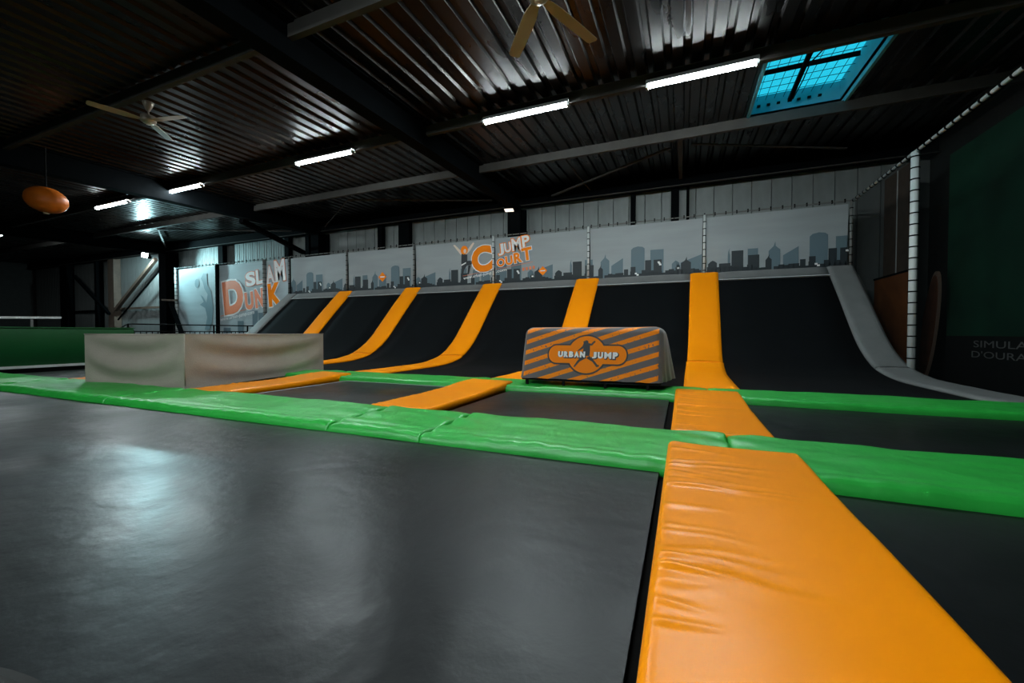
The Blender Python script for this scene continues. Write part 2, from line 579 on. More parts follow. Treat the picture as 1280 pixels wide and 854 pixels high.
G1 = [(-12.6, -9.4, 'leftmost pad of the long front green padding'), (-9.4, -6.25, 'front green pad under the beige covered block'),
      (-6.25, -2.76, 'long glossy front green pad in front of the left orange strip'), (-2.76, -1.83, 'short crumpled green pad in the middle of the front padding'),
      (-1.83, .30, 'front green pad ending at the large orange foreground pad'), (.30, 3.75, 'rightmost front green pad behind the orange foreground pad')]
for i, (a, b, lab) in enumerate(G1):
    o = pad('green_pad', a + .002, b - .002, 2.55, 3.46, -.11, .0, M['green'], .075, max(10, int((b - a) * 18)), 42, green_wr(i * 3.1, a, b), rx=.022)
    tag(o, lab, 'pad', 'green edge pads of the front row')
G2 = [(-12.6, -8.9, 'leftmost pad of the rear green padding'), (-8.9, -6.1, 'rear green pad behind the beige covered block'), (-6.1, -2.95, 'rear green pad at the foot of the middle ramp strips'),
      (-2.95, .31, 'rear green pad beneath the striped vaulting block'), (.31, 3.75, 'rightmost rear green pad along the foot of the right ramp bay')]
for i, (a, b, lab) in enumerate(G2):
    o = pad('green_pad', a + .002, b - .002, 5.38, 6.22, -.11, .0, M['green'], .07, max(10, int((b - a) * 12)), 30, green_wr(40 + i * 2.7, a, b), rx=.022)
    tag(o, lab, 'pad', 'green edge pads of the rear row')

# orange pads
o = pad('orange_pad', -.085, .635, -.6, 2.86, -.10, .045, M['orange'], .03, 34, 300, cross_folds(.011, 1.7, -.085, .635))
tag(o, 'large creased orange pad in the right foreground', 'pad', 'orange strip pads between the beds')
for x0, x1, lab, s in ((-.085, .635, 'orange pad between the two green paddings, at the right', 3.), (-3.06, -2.35, 'orange pad lying left of the striped vaulting block', 5.),
                       (-6.2, -5.5, 'orange pad beside the beige covered block', 8.), (-9.45, -8.75, 'orange pad peeking out left of the beige block', 11.)):
    cf = cross_folds(.009, s, x0, x1)
    o = pad('orange_pad', x0, x1, 3.40, 5.68, -.10, -.005, M['orange'], .035, 20, 120, lambda x, y: cf(x, y) + .04 * min(1, max(0, (y - 4.6) / .8)))
    tag(o, lab, 'pad', 'orange strip pads between the beds')


# trampoline beds
def trampoline(x0, x1, y0, y1, label, tape=False):
    t = thing('trampoline', label, 'trampoline', ((x0 + x1) / 2, (y0 + y1) / 2, FLOOR_Z), 0, 'flat trampolines')
    hx, hy = (x1 - x0) / 2, (y1 - y0) / 2
    zt = -.075 - FLOOR_Z
    nx, ny = max(6, int(hx * 12)), max(6, int(hy * 12))
    vs, fs = [], []
    for j in range(ny + 1):
        for i in range(nx + 1):
            u, v = -1 + 2 * i / nx, -1 + 2 * j / ny
            x, y = u * hx, v * hy
            sag = -.012 * (1 - u * u) * (1 - v * v) + .004 * noise.noise((x * 1.1 + x0, y * 1.1, 2.0))
            vs.append((x, y, zt + sag))
    for j in range(ny):
        for i in range(nx):
            a = j * (nx + 1) + i
            fs.append((a, a + 1, a + nx + 2, a + nx + 1))
    mesh('bed', vs, fs, M['bed'], t, True)
    b = MB()
    for sx in (-1, 1):
        b.bar((sx * (hx + .03), -hy - .03, zt - .05), (sx * (hx + .03), hy + .03, zt - .05), .05)
        b.bar((-hx - .03, sx * (hy + .03), zt - .05), (hx + .03, sx * (hy + .03), zt - .05), .05)
    b.build('frame', M['dark_skirt'], t)
    for sx in (-1, 1):
        for sy in (-1, 1):
            MB().box(sx * (hx + .03) - .02, sx * (hx + .03) + .02, sy * (hy + .03) - .02, sy * (hy + .03) + .02, 0, zt - .07).build('leg', M['dark_skirt'], t)
    if tape:
        w = .018
        MB().box(-hx + .10, -hx + .10 + w, -hy, hy - .12, zt + .002, zt + .006).build('edge_tape', M['pale_edge'], t)
        MB().box(-hx + .10, hx, hy - .12 - w, hy - .12, zt + .002, zt + .006).build('edge_tape', M['pale_edge'], t)
    return t


trampoline(-12.6, -.125, -2.6, 2.60, 'wide black trampoline bed filling the left foreground')
trampoline(.675, 3.66, -2.6, 2.60, 'black trampoline bed right of the large orange foreground pad')
trampoline(.675, 3.66, 3.5, 5.36, 'black bed between the two green paddings at the right')
trampoline(-2.28, -.15, 3.5, 5.36, 'black bed in front of the striped vaulting block')
trampoline(-5.42, -3.12, 3.5, 5.50, 'black bed with pale edge tape between two orange pads', True)
trampoline(-8.68, -6.27, 3.5, 5.36, 'black bed under the beige covered block')
trampoline(-12.5, -9.5, 3.5, 5.36, 'black bed left of the beige block before the green side wall')

# grey round pad at the lower left corner
b = MB()
n = 80
prof = [(.88, -.062), (.915, -.055), (.92, -.04), (.915, -.012), (.89, 0.0)]
vs = [(-1.25 + r_ * math.cos(2 * PI * k / n), -.50 + r_ * math.sin(2 * PI * k / n), z) for r_, z in prof for k in range(n)]
fs = [(i * n + k, i * n + (k + 1) % n, (i + 1) * n + (k + 1) % n, (i + 1) * n + k) for i in range(len(prof) - 1) for k in range(n)] + [tuple(4 * n + k for k in range(n))]
tag(mesh('round_pad', vs, fs, M['dark_grey_vinyl'], None, False), 'round grey pad cut off at the lower left corner', 'pad')

# ------------------------------------------------------------------ ramp wall
KEY = [(6.18, -.06), (7.4, -.06), (8.5, -.05), (9.1, .0), (9.6, .10), (10.05, .30), (10.45, .56), (10.9, .96), (11.5, 1.53), (12.0, 1.985), (12.42, 2.36)]


def catmull(pts, per=8):
    out = []
    P = [pts[0]] + pts + [pts[-1]]
    for i in range(1, len(P) - 2):
        for k in range(per):
            t = k / per
            q = []
            for c in (0, 1):
                a, b_, c_, d = P[i - 1][c], P[i][c], P[i + 1][c], P[i + 2][c]
                q.append(.5 * ((2 * b_) + (-a + c_) * t + (2 * a - 5 * b_ + 4 * c_ - d) * t * t + (-a + 3 * b_ - 3 * c_ + d) * t ** 3))
            out.append(tuple(q))
    out.append(pts[-1])
    return out


PROF = catmull(KEY, 6)


def ramp_sweep(name, xl, xr, i0, i1, lift, thick, m, parent=None, nx=4, wob=0.0):
    """surface swept along the ramp profile; xl, xr give x as a function of s in 0..1"""
    pts = PROF[i0:i1 + 1]
    vs, fs = [], []
    L = len(PROF) - 1
    for side in (lift, lift - thick):
        for k, (y, z) in enumerate(pts):
            gi = i0 + k
            a, b_ = PROF[max(gi - 1, 0)], PROF[min(gi + 1, L)]
            d = Vector((b_[0] - a[0], b_[1] - a[1])).normalized()
            nrm = Vector((-d.y, d.x))
            s = gi / L
            for i in range(nx + 1):
                u = i / nx
                x = xl(s) * (1 - u) + xr(s) * u
                edge = .35 * thick if (u in (0, 1) and side == lift and thick > .03) else 0
                w = wob * noise.noise((x * 3, y * 6, z * 6)) if side == lift else 0
                vs.append((x, y + nrm.x * (side - edge + w), z + nrm.y * (side - edge + w)))
    row = nx + 1
    np_ = len(pts)
    off = np_ * row
    for k in range(np_ - 1):
        for i in range(nx):
            a = k * row + i
            fs.append((a, a + 1, a + row + 1, a + row))
            fs.append((off + a, off + a + row, off + a + row + 1, off + a + 1))
        a = k * row
        fs.append((a, a + row, off + a + row, off + a))
        a = k * row + nx
        fs.append((a, off + a, off + a + row, a + row))
    fs.append(tuple(list(range(row)) + list(range(off + row - 1, off - 1, -1))))
    e = (np_ - 1) * row
    fs.append(tuple(list(range(e + row - 1, e - 1, -1)) + list(range(off + e, off + e + row))))
    return mesh(name, vs, fs, m, parent, True)


LP = len(PROF) - 1


def xc(k):
    return lambda s: (.37 - 3.07 * k) * (1 - s) + (.52 - 3.206 * k) * s


bays = [(lambda s: xc(0)(s) + .2, lambda s: 3.4, 'right end bay of the black ramp, beside the grey side pad')]
nm = ['black ramp bay behind the striped vaulting block', 'black ramp bay left of the vaulting block', 'black ramp bay between the third and fourth strips from the right', 'black ramp bay behind the beige block\'s right end']
for k in range(4):
    bays.append((lambda s, k=k: xc(k + 1)(s) + .2, lambda s, k=k: xc(k)(s) - .2, nm[k]))
bays.append((lambda s: -15.1, lambda s: xc(4)(s) - .2, 'leftmost bay of the black ramp, partly behind the beige block'))
for xl, xr, lab in bays:
    o = ramp_sweep('ramp_bed', xl, xr, 0, LP - 3, 0, .03, M['ramp_bed'])
    tag(o, lab, 'trampoline', 'sloped trampoline beds of the ramp')
sl = ['orange ramp strip right of the striped vaulting block', 'orange ramp strip rising behind the striped vaulting block', 'orange ramp strip below the large printed lettering, third from the right',
      'orange ramp strip second from the left', 'leftmost orange ramp strip, rising behind the beige block']
SPLIT = 24
for k in range(5):
    t = thing('ramp_strip', sl[k], 'pad', (0, 0, 0), 0, 'orange strips on the ramp')
    ramp_sweep('flat_section', lambda s: xc(k)(s) - .36, lambda s: xc(k)(s) + .36, 0, SPLIT, .045, .05, M['ramp_orange'], t, 8, .008)
    ramp_sweep('slope_section', lambda s: xc(k)(s) - .345, lambda s: xc(k)(s) + .345, SPLIT, LP, .055, .06, M['ramp_orange'], t, 8, .008)
# grey coping pads along the top, and side pads
cl = ['grey coping pad at the top of the right end bay', 'grey coping pad above the bay behind the vaulting block', 'grey coping pad under the white lettered banner', 'grey coping pad between third and fourth strips from the right',
      'grey coping pad between the two leftmost orange strips', 'leftmost grey coping pad at the top of the ramp']
for k in range(6):
    if k == 0:
        a, b_ = (lambda s: xc(0)(s) + .33), (lambda s: 3.28)
    elif k == 5:
        a, b_ = (lambda s: -15.0), (lambda s: xc(4)(s) - .33)
    else:
        a, b_ = (lambda s: xc(k)(s) + .33), (lambda s: xc(k - 1)(s) - .33)
    o = ramp_sweep('coping_pad', a, b_, LP - 4, LP, .045, .05, M['grey_vinyl'], None, 10, .006)
    tag(o, cl[k], 'pad', 'grey coping pads along the ramp top')
    q = PROF[LP - 4]
    MB().bar((a((LP - 4) / LP) + .01, q[0] - .035, q[1] + .03), (b_((LP - 4) / LP) - .01, q[0] - .035, q[1] + .03), .02, .02).build('lit_lip', M['pale_edge'], o)  # pale bar stands in for light catching the pad's lower edge
t = thing('side_pad', 'grey curved side pad at the right end of the ramp', 'pad')
ramp_sweep('flat_section', lambda s: 3.27, lambda s: 3.82, 0, SPLIT - 1, .05, .06, M['grey_vinyl'], t, 8, .006)
ramp_sweep('slope_section', lambda s: 3.27, lambda s: 3.80, SPLIT - 1, LP, .06, .07, M['grey_vinyl'], t, 8, .006)
t = thing('side_pad', 'grey curved side pad at the left end of the ramp', 'pad')
ramp_sweep('flat_section', lambda s: -15.55, lambda s: -15.0, 0, SPLIT - 1, .05, .06, M['grey_vinyl'], t, 8, .006)
ramp_sweep('slope_section', lambda s: -15.55, lambda s: -15.0, SPLIT - 1, LP, .06, .07, M['grey_vinyl'], t, 8, .006)


# ------------------------------------------------------------------ lettering
_tc = {}


def text2d(s, offset=0.0, shear=0.0):
    key = (s, offset, shear)
    if key in _tc:
        return _tc[key]
    cu = bpy.data.curves.new('t', 'FONT')
    cu.body = s
    cu.offset = offset
    cu.shear = shear
    cu.resolution_u = 4
    ob = bpy.data.objects.new('t', cu)
    COL.objects.link(ob)
    dg = bpy.context.evaluated_depsgraph_get()
    dg.update()
    ev = ob.evaluated_get(dg)
    me = ev.to_mesh()
    vs = [(v.co.x, v.co.y) for v in me.vertices]
    fs = [tuple(p.vertices) for p in me.polygons]
    ev.to_mesh_clear()
    bpy.data.objects.remove(ob)
    bpy.data.curves.remove(cu)
    _tc[key] = (vs, fs)
    return vs, fs


def glyph(ch, cx, cz, w, h, rot=0.0, offset=.03, base=None, shear=0.0, taper=0.0):
    """letter fitted to a box centred on (cx, cz); base = plain offset whose bounds define the box"""
    bv, _ = text2d(ch, .03 if base is None else base, shear)
    x0, x1 = min(v[0] for v in bv), max(v[0] for v in bv)
    y0, y1 = min(v[1] for v in bv), max(v[1] for v in bv)
    vs, fs = text2d(ch, offset, shear)
    out = []
    c, s = math.cos(rot), math.sin(rot)
    for x, y in vs:
        u = ((x - x0) / (x1 - x0) - .5) * w
        v = ((y - y0) / (y1 - y0) - .5) * h
        u *= 1 + taper * v / h
        out.append((cx + u * c - v * s, cz + u * s + v * c))
    return out, fs


def flat(name, parts, place, m, parent):
    b = MB()
    for vs, fs in parts:
        b.add([place(u, v) for u, v in vs], fs)
    return b.build(name, m, parent)


def poly(pts):
    return pts, [tuple(range(len(pts)))]


def rect(x0, x1, z0, z1):
    return [(x0, z0), (x1, z0), (x1, z1), (x0, z1)], [(0, 1, 2, 3)]


def disc(cx, cz, rx, rz=None, n=32):
    rz = rz or rx
    return poly([(cx + rx * math.cos(2 * PI * k / n), cz + rz * math.sin(2 * PI * k / n)) for k in range(n)])


# ------------------------------------------------------------------ banners over the ramp
BY = 12.52
ZB0, ZB1 = 2.34, 3.95


def on_banner(d):
    return lambda u, v: (u, BY - .008 - d, v)


PAT_L = [(0, .26, .70, 'spire'), (.36, .34, .60, 'slant'), (.95, .38, .90, 'round'), (1.48, .36, .78, 'box'), (1.98, .2, .42, 'round'), (2.42, .62, .56, 'slant'), (2.05, .1, .3, 'box'), (3.32, .06, .62, 'spire'), (3.88, .24, .62, 'box')]
PAT_D = [(1.24, .17, .50, 'box'), (1.50, .22, .50, 'box'), (2.25, .26, .47, 'spire'), (2.92, .22, .36, 'round'), (3.22, .28, .28, 'box'), (3.52, .28, .60, 'box'), (3.90, .26, .46, 'box'), (4.24, .14, .4, 'spire'),
         (.62, .12, .27, 'box'), (.82, .14, .33, 'box'), (2.04, .12, .26, 'box'), (1.85, .1, .2, 'box')]
_rr = random.Random(3)
for i in range(40):
    PAT_D.append((.05 + 4.3 * i / 40, .13, .10 + .12 * _rr.random(), 'box'))
PER = 4.37


def skyline(xa, xb, pat, zbase):
    out = []
    for rep in range(-6, 3):
        for o, w, h, k in pat:
            c = 2.18 + rep * PER + o
            a, b = max(c - w / 2, xa), min(c + w / 2, xb)
            if b - a < .02:
                continue
            z0, z1 = zbase, zbase + h
            if k == 'spire':
                m_ = (a + b) / 2
                out.append(poly([(a, z0), (b, z0), (b, z1 - .22 * h), (m_ + .1 * (b - a), z1 - .08 * h), (m_ + .02, z1 + .06), (m_ - .02, z1 - .08 * h), (a, z1 - .25 * h)]))
            elif k == 'slant':
                out.append(poly([(a, z0), (b, z0), (b, z1), (a, z1 - .35 * h)]))
            elif k == 'round':
                out.append(poly([(a, z0), (b, z0), (b, z1 - .06), (b - .06 * min(1, (b - a) / .2), z1 - .01), ((a + b) / 2, z1 + .01), (a + .06 * min(1, (b - a) / .2), z1 - .02), (a, z1 - .08)]))
            else:
                out.append(rect(a, b, z0, z1))
    return out


def windows(xa, xb, zbase, seed):
    q = random.Random(seed)
    out = []
    for rep in range(-6, 3):
        for o, z in ((1.53, .40), (1.57, .33), (.95, .07), (2.05, .2), (.9, .11), (1.55, .37)):
            c = 2.18 + rep * PER + o
            if xa + .05 < c < xb - .05:
                out.append(rect(c - .03, c + .03, zbase + z, zbase + z + .045))
    return out


def banner(xa, xb, label):
    t = thing('printed_banner', label, 'banner', (0, 0, 0), 0, 'printed banners above the ramp')
    # cloth with slight belly
    n, mrow = 14, 6
    vs, fs = [], []
    for j in range(mrow + 1):
        for i in range(n + 1):
            u, v = i / n, j / mrow
            vs.append((xa + .05 + (xb - xa - .1) * u, BY + .004 + .004 * math.sin(u * 14 + v * 3), ZB0 + (ZB1 - .03 - ZB0) * v))
    for j in range(mrow):
        for i in range(n):
            a = j * (n + 1) + i
            fs.append((a, a + 1, a + n + 2, a + n + 1))
    mesh('cloth', vs, fs, M['banner'], t, True)
    for q in skyline(xa + .06, xb - .06, PAT_L, ZB0 + .03):
        flat('pale_tower', [q], on_banner(.002), M['sky_light'], t)
    for q in skyline(xa + .06, xb - .06, PAT_D[:12], ZB0 + .02):
        flat('dark_tower', [q], on_banner(.004), M['sky_dark'], t)
    flat('low_skyline', skyline(xa + .06, xb - .06, PAT_D[12:], ZB0 + .02), on_banner(.005), M['sky_dark'], t)['kind'] = 'stuff'
    w_ = windows(xa, xb, ZB0 + .02, int(xa * 10))
    if w_:
        flat('lit_windows', w_, on_banner(.006), M['print_white'], t)['kind'] = 'stuff'
    return t


XP = [3.77] + [.52 - 3.206 * k for k in range(6)]
bl = ['rightmost grey banner with a dark city skyline', 'skyline banner second from the right, above the vaulting block', 'skyline banner with white and orange lettering',
      'skyline banner with a jumping girl and a big orange letter', 'skyline banner with a single small orange diamond', 'leftmost skyline banner next to the basketball lettering']
BN = [banner(XP[k + 1], XP[k], bl[k]) for k in range(6)]


def diamond(cx, cz, r, parent):
    flat('diamond_sign', [poly([(cx - r, cz), (cx, cz - r), (cx + r, cz), (cx, cz + r)])], on_banner(.010), M['print_orange'], parent)
    flat('diamond_mark', [rect(cx - r * .55, cx + r * .55, cz - r * .1, cz + r * .12)], on_banner(.012), M['print_white'], parent)


diamond(-4.16, 2.74, .15, BN[2])
diamond(-10.57, 2.88, .19, BN[4])


def word(letters, place, parent, fill, line, name, line_off=.085, fill_off=.03, d0=.010, fat=None):
    """letters: (char, cx, cz, w, h, rot); outline print below and fill print above"""
    for c, x, z, w, h, r_ in letters:
        lo = flat(name, [glyph(c, x, z, w, h, r_, fill_off)], place(d0 + .004), fill, parent)
        if line:
            flat(name + '_outline', [glyph(c, x, z, w, h, r_, line_off)], place(d0), line, lo)


# JUMP COURT lettering, right of the post
a = math.radians(7)
word([('J', -5.62, 3.53, .20, .38, a), ('U', -5.38, 3.58, .24, .32, a), ('M', -5.07, 3.66, .32, .40, a), ('P', -4.74, 3.74, .26, .36, a)], on_banner, BN[2], M['print_white'], M['print_orange'], 'letter', .085, .035, .012)
word([('O', -5.63, 3.10, .28, .27, a), ('U', -5.33, 3.15, .25, .29, a), ('R', -5.02, 3.22, .27, .33, a), ('T', -4.70, 3.32, .34, .40, a)], on_banner, BN[2], M['print_orange'], M['print_white'], 'letter', .085, .045, .018)
word([('C', -6.33, 3.26, .74, .84, math.radians(10))], on_banner, BN[3], M['print_orange'], M['print_white'], 'letter', .085, .055, .012)
# the web address runs across the post onto the next banner
def line_text(s, xa, xb, za, zb, h, m, parent, d=.013, name='web_address', off=.012):
    vs, fs = text2d(s, off)
    x0, x1 = min(v[0] for v in vs), max(v[0] for v in vs)
    ln = math.hypot(xb - xa, zb - za)
    c, s_ = (xb - xa) / ln, (zb - za) / ln
    k = ln / (x1 - x0)
    out = [(xa + ((x - x0) * k) * c - y * h / .7 * s_, za + ((x - x0) * k) * s_ + y * h / .7 * c) for x, y in vs]
    flat(name, [(out, fs)], on_banner(d), m, parent)


line_text('www.urban-jump', -7.05, -5.98, 2.60, 2.74, .10, M['print_white'], BN[3])
line_text('.com', -5.80, -5.42, 2.77, 2.82, .10, M['print_white'], BN[2])
flat('underline', [poly([(-7.1, 2.72), (-5.95, 2.86), (-5.95, 2.872), (-7.1, 2.732)])], on_banner(.012), M['print_salmon'], BN[3])
flat('underline', [poly([(-5.82, 2.88), (-4.5, 3.04), (-4.5, 3.052), (-5.82, 2.892)])], on_banner(.012), M['print_salmon'], BN[2])
flat('small_marks', [rect(-4.86 + i * .12, -4.79 + i * .12, 2.78 + i * .012, 2.88 + i * .012) for i in range(4)], on_banner(.012), M['print_salmon'], BN[2])['kind'] = 'stuff'
# jumping girl
g = BN[3]
for nm_, mm, pp in (('figure_arm', 'print_skin', [(-7.46, 3.82), (-7.40, 3.84), (-7.10, 3.56), (-7.06, 3.40), (-7.17, 3.48)]),
                    ('figure_arm', 'print_skin', [(-6.98, 3.42), (-6.78, 3.60), (-6.62, 3.83), (-6.68, 3.86), (-6.86, 3.66), (-7.05, 3.55)]),
                    ('figure_body', 'print_black', [(-7.13, 3.50), (-6.90, 3.46), (-6.90, 3.24), (-6.70, 3.24), (-6.68, 3.17), (-6.76, 3.10), (-6.92, 3.08), (-7.03, 2.92), (-7.08, 2.70), (-7.15, 2.70), (-7.12, 2.98), (-7.14, 3.2)]),
                    ('figure_leg', 'print_black', [(-6.86, 3.08), (-6.76, 3.08), (-6.84, 2.78), (-6.90, 2.78)])):
    flat(nm_, [poly(pp)], on_banner(.012 if mm == 'print_black' else .010), M[mm], g)
flat('figure_belt', [poly([(-7.13, 3.08), (-6.95, 3.16), (-6.95, 3.20), (-7.13, 3.13)])], on_banner(.014), M['print_white'], g)
flat('figure_hair', [disc(-7.02, 3.62, .14, .15)], on_banner(.013), M['print_orange'], g)
flat('figure_face', [disc(-6.99, 3.58, .055, .075)], on_banner(.015), M['print_skin'], g)

# slam dunk banners
SLX = [-15.6, -17.03, -20.25, -23.45]
SB = []
for k, lab in enumerate(('narrow banner piece with the last letters of the basketball lettering', 'pale blue banner with the big orange letter of the basketball lettering', 'leftmost pale blue banner with a faint player silhouette')):
    t = thing('printed_banner', lab, 'banner', (0, 0, 0), 0, 'basketball banners at the left')
    xa, xb = SLX[k + 1] + .05, SLX[k] - .05
    n, mrow = 10, 10
    vs, fs = [], []
    for j in range(mrow + 1):
        for i in range(n + 1):
            u, v = i / n, j / mrow
            vs.append((xa + (xb - xa) * u, BY + .004 + .006 * math.sin(u * 9 + v * 7), .2 + (3.92 - .2) * v))
    for j in range(mrow):
        for i in range(n):
            a_ = j * (n + 1) + i
            fs.append((a_, a_ + 1, a_ + n + 2, a_ + n + 1))
    mesh('cloth', vs, fs, M['slam_banner'], t, True)
    SB.append(t)
a = math.radians(6)
word([('S', -17.98, 3.18, .62, .62, a), ('L', -17.40, 3.25, .42, .62, a)], on_banner, SB[1], M['print_white'], M['print_salmon'], 'letter', .075, .045)
word([('A', -16.72, 3.32, .46, .72, a), ('M', -16.10, 3.45, .60, .90, a)], on_banner, SB[0], M['print_white'], M['print_salmon'], 'letter', .075, .045)
word([('D', -19.18, 2.42, 1.30, 1.45, math.radians(7)), ('U', -18.08, 2.20, .54, .74, a), ('N', -17.42, 2.30, .52, .80, a)], on_banner, SB[1], M['print_salmon'], M['print_white'], 'letter', .095, .055, .016)
word([('K', -16.45, 2.43, .72, .95, a)], on_banner, SB[0], M['print_orange'], M['print_white'], 'letter', .095, .055, .016)
line_text('www.urban-jump.com', -20.1, -17.75, 1.30, 1.62, .17, M['print_white'], SB[1], off=.02)
flat('underline', [poly([(-20.1, 1.52), (-17.2, 1.98), (-17.2, 2.01), (-20.1, 1.55)])], on_banner(.012), M['print_salmon'], SB[1])
for q in (rect(-17.9, -17.55, .2, 1.75), rect(-17.5, -17.2, .2, 1.65), rect(-18.9, -18.5, .2, 1.3), rect(-19.9, -19.4, .2, 1.0)):
    flat('pale_tower', [q], on_banner(.004), M['sky_light'], SB[1])
flat('player_silhouette', [disc(-21.85, 3.16, .17, .22, 16),
                           poly([(-21.55, 3.38), (-21.35, 3.62), (-21.10, 3.60), (-21.05, 3.05), (-20.80, 2.75), (-20.62, 1.9), (-20.75, 1.25), (-20.95, .9), (-21.3, .9), (-21.1, 1.5), (-21.25, 1.95), (-21.65, 2.12), (-21.35, 2.25), (-21.6, 2.60), (-21.4, 2.5), (-21.15, 2.2), (-21.05, 2.6), (-21.3, 2.9), (-21.4, 3.2)])],
     on_banner(.004), M['print_teal'], SB[2])

# posts and top rail carrying the banners
labs = {0: 'banner post at the right corner of the ramp', 1: 'banner post above the strip right of the vaulting block', 2: 'banner post above the strip behind the vaulting block', 3: 'banner post cutting through the white and orange lettering',
        4: 'banner post above the orange strip second from the left', 5: 'banner post above the leftmost orange strip', 6: 'banner post at the left end of the ramp'}


def laced_post(x, y, z0, z1, r, m, label, step=.19):
    t = thing('banner_post', label, 'post', (x, y, z0), 0, 'posts holding banners and net')
    h = z1 - z0
    MB().tube([(0, 0, 0), (0, 0, h)], r, 10).build('pole', m, t, True)
    b = MB()
    z = .1
    while z < h - .05:
        b.tube([(0, 0, z), (0, 0, z + .022)], r + .008, 10)
        z += step
    b.build('lashing', M['cord'], t)['kind'] = 'stuff'
    return t


for k, x in enumerate(XP):
    laced_post(x, BY - .05, 2.36, 3.99, .032, M['white_metal'] if k in (1, 2, 3) else M['grey_post'], labs[k])
laced_post(-17.03, BY - .05, FLOOR_Z, 3.97, .075, M['grey_post'], 'post cutting through the basketball lettering')
laced_post(-20.25, BY - .05, FLOOR_Z, 3.97, .085, M['dark_steel'], 'dark post left of the big orange basketball letter')
laced_post(-23.45, BY - .05, FLOOR_Z, 3.99, .06, M['white_metal'], 'pale post at the left end of the basketball banners')
t = thing('banner_rail', 'thin rail with hooks along the banner tops', 'rail')
MB().tube([(-23.5, BY - .05, 3.985), (3.8, BY - .05, 3.985)], .016, 6).build('rail', M['grey_post'], t)
b = MB()
x = -23.4
while x < 3.7:
    b.box(x - .014, x + .014, BY - .065, BY - .035, 3.95, 4.035)
    x += .26
b.build('hook', M['cord'], t)['kind'] = 'stuff'
# slanting prop near the left column
t = thing('prop_bar', 'slanting dark prop beside the left column', 'bar')
MB().bar((-23.6, 12.3, 2.25), (-21.4, 11.9, FLOOR_Z + .02), .16, .14).build('bar', M['dark_steel'], t)
MB().bar((-24.3, 12.3, 2.42), (-23.1, 12.3, 2.36), .08, .08).build('stub', M['brown_steel'], t)

# ------------------------------------------------------------------ side net on the right
NX = 3.80
t = thing('side_net', 'dark safety net on the right side of the hall', 'net')
for k, (y0, y1) in enumerate(((-2.2, 3.6), (3.6, 9.57), (9.57, 12.45))):
    n = 10
    vs, fs = [], []
    low = []
    for i in range(n + 1):
        y = y0 + (y1 - y0) * i / n
        zl = -.05
        for (ya, za), (yb, zb) in zip(PROF, PROF[1:]):
            if ya <= y <= yb:
                zl = za + (zb - za) * (y - ya) / (yb - ya)
        vs += [(NX + .03, y, zl + .03), (NX + .03, y, 3.96)]
    fs = [(2 * i, 2 * i + 2, 2 * i + 3, 2 * i + 1) for i in range(n)]
    mesh('net_panel', vs, fs, M['net'], t)
MB().tube([(NX, -2.2, 3.98), (NX, 12.45, 3.98)], .030, 8).build('top_rail', M['white_metal'], t, True)
b = MB()
y = -2.0
while y < 12.4:
    b.tube([(NX, y, 3.98), (NX, y + .03, 3.98)], .040, 8)
    y += .2
b.build('lashing', M['cord'], t)['kind'] = 'stuff'
laced_post(NX, 9.57, -.02, 3.98, .062, M['white_metal'], 'tall white lashed post of the right side net', .20)
laced_post(NX, 3.6, -.02, 3.98, .062, M['white_metal'], 'white lashed net post at the far right edge', .20)

# hurricane machine mural, surfboard and brown panel behind the net
t = thing('mural_board', 'dark green printed panel with grey lettering behind the right net', 'panel', (5.3, 0, 0))
MB().box(0, .06, 1.0, 11.9, .69, 4.6).build('green_field', M['mural_green'], t)
MB().box(-.01, .06, 1.0, 11.9, FLOOR_Z, .69).build('black_field', M['mural_black'], t)


def on_side(u, v):
    return (-.014, -u, v)


def side_text(s, u0, u1, z0, z1):
    vs, fs = text2d(s, 0.0)
    x0, x1 = min(v[0] for v in vs), max(v[0] for v in vs)
    y0, y1 = min(v[1] for v in vs), max(v[1] for v in vs)
    return [(u0 + (x - x0) / (x1 - x0) * (u1 - u0), z0 + (y - y0) / (y1 - y0) * (z1 - z0)) for x, y in vs], fs


flat('lettering', [side_text('SIMULATEUR', -10.95, -8.55, .47, .60), side_text("D'OURAGAN", -11.0, -8.75, .27, .40)], on_side, M['mural_grey'], t)
t = thing('surfboard', 'brown surfboard leaning behind the right net', 'surfboard', (5.05, 12.25, FLOOR_Z))
pts = []
n = 28
for k in range(n):
    th = 2 * PI * k / n
    pts.append((.27 * math.sin(th) * (1 - .25 * math.cos(th) * 0), 1.22 + 1.22 * -math.cos(th)))
lean = lambda u, v, w: (w + .0 * v, -(u + .30 * v / 2.4 * 1.6), v)


def board(sc, w0, w1, nm, m):
    vs = [lean(u * sc, 1.22 + (v - 1.22) * sc, w0) for u, v in pts] + [lean(u * sc, 1.22 + (v - 1.22) * sc, w1) for u, v in pts]
    fs = [tuple(range(n)), tuple(reversed(range(n, 2 * n)))] + [(i, n + i, n + (i + 1) % n, (i + 1) % n) for i in range(n)]
    mesh(nm, vs, fs, m, t)


board(1.0, 0, .05, 'board_rim', M['surf_edge'])
board(.93, -.012, 0, 'board_deck', M['surf'])
t = thing('low_partition', 'low brown partition behind the net at the ramp end', 'partition', (4.45, 0, FLOOR_Z))
MB().box(0, .05, 11.45, 13.1, 0, 2.42).build('board', M['brown_panel'], t)
MB().box(-.02, .07, 11.45, 13.1, 2.42, 2.46).build('top_rail', M['dark_steel'], t)
t = thing('tall_partition', 'tall dark partition behind the net near the corner', 'partition', (4.62, 0, FLOOR_Z))
MB().box(0, .05, 11.9, 13.1, 0, 4.9).build('board', M['brown_steel'], t)
MB().box(-.012, 0, 12.4, 12.43, 0, 4.9).build('seam', M['white_metal'], t)

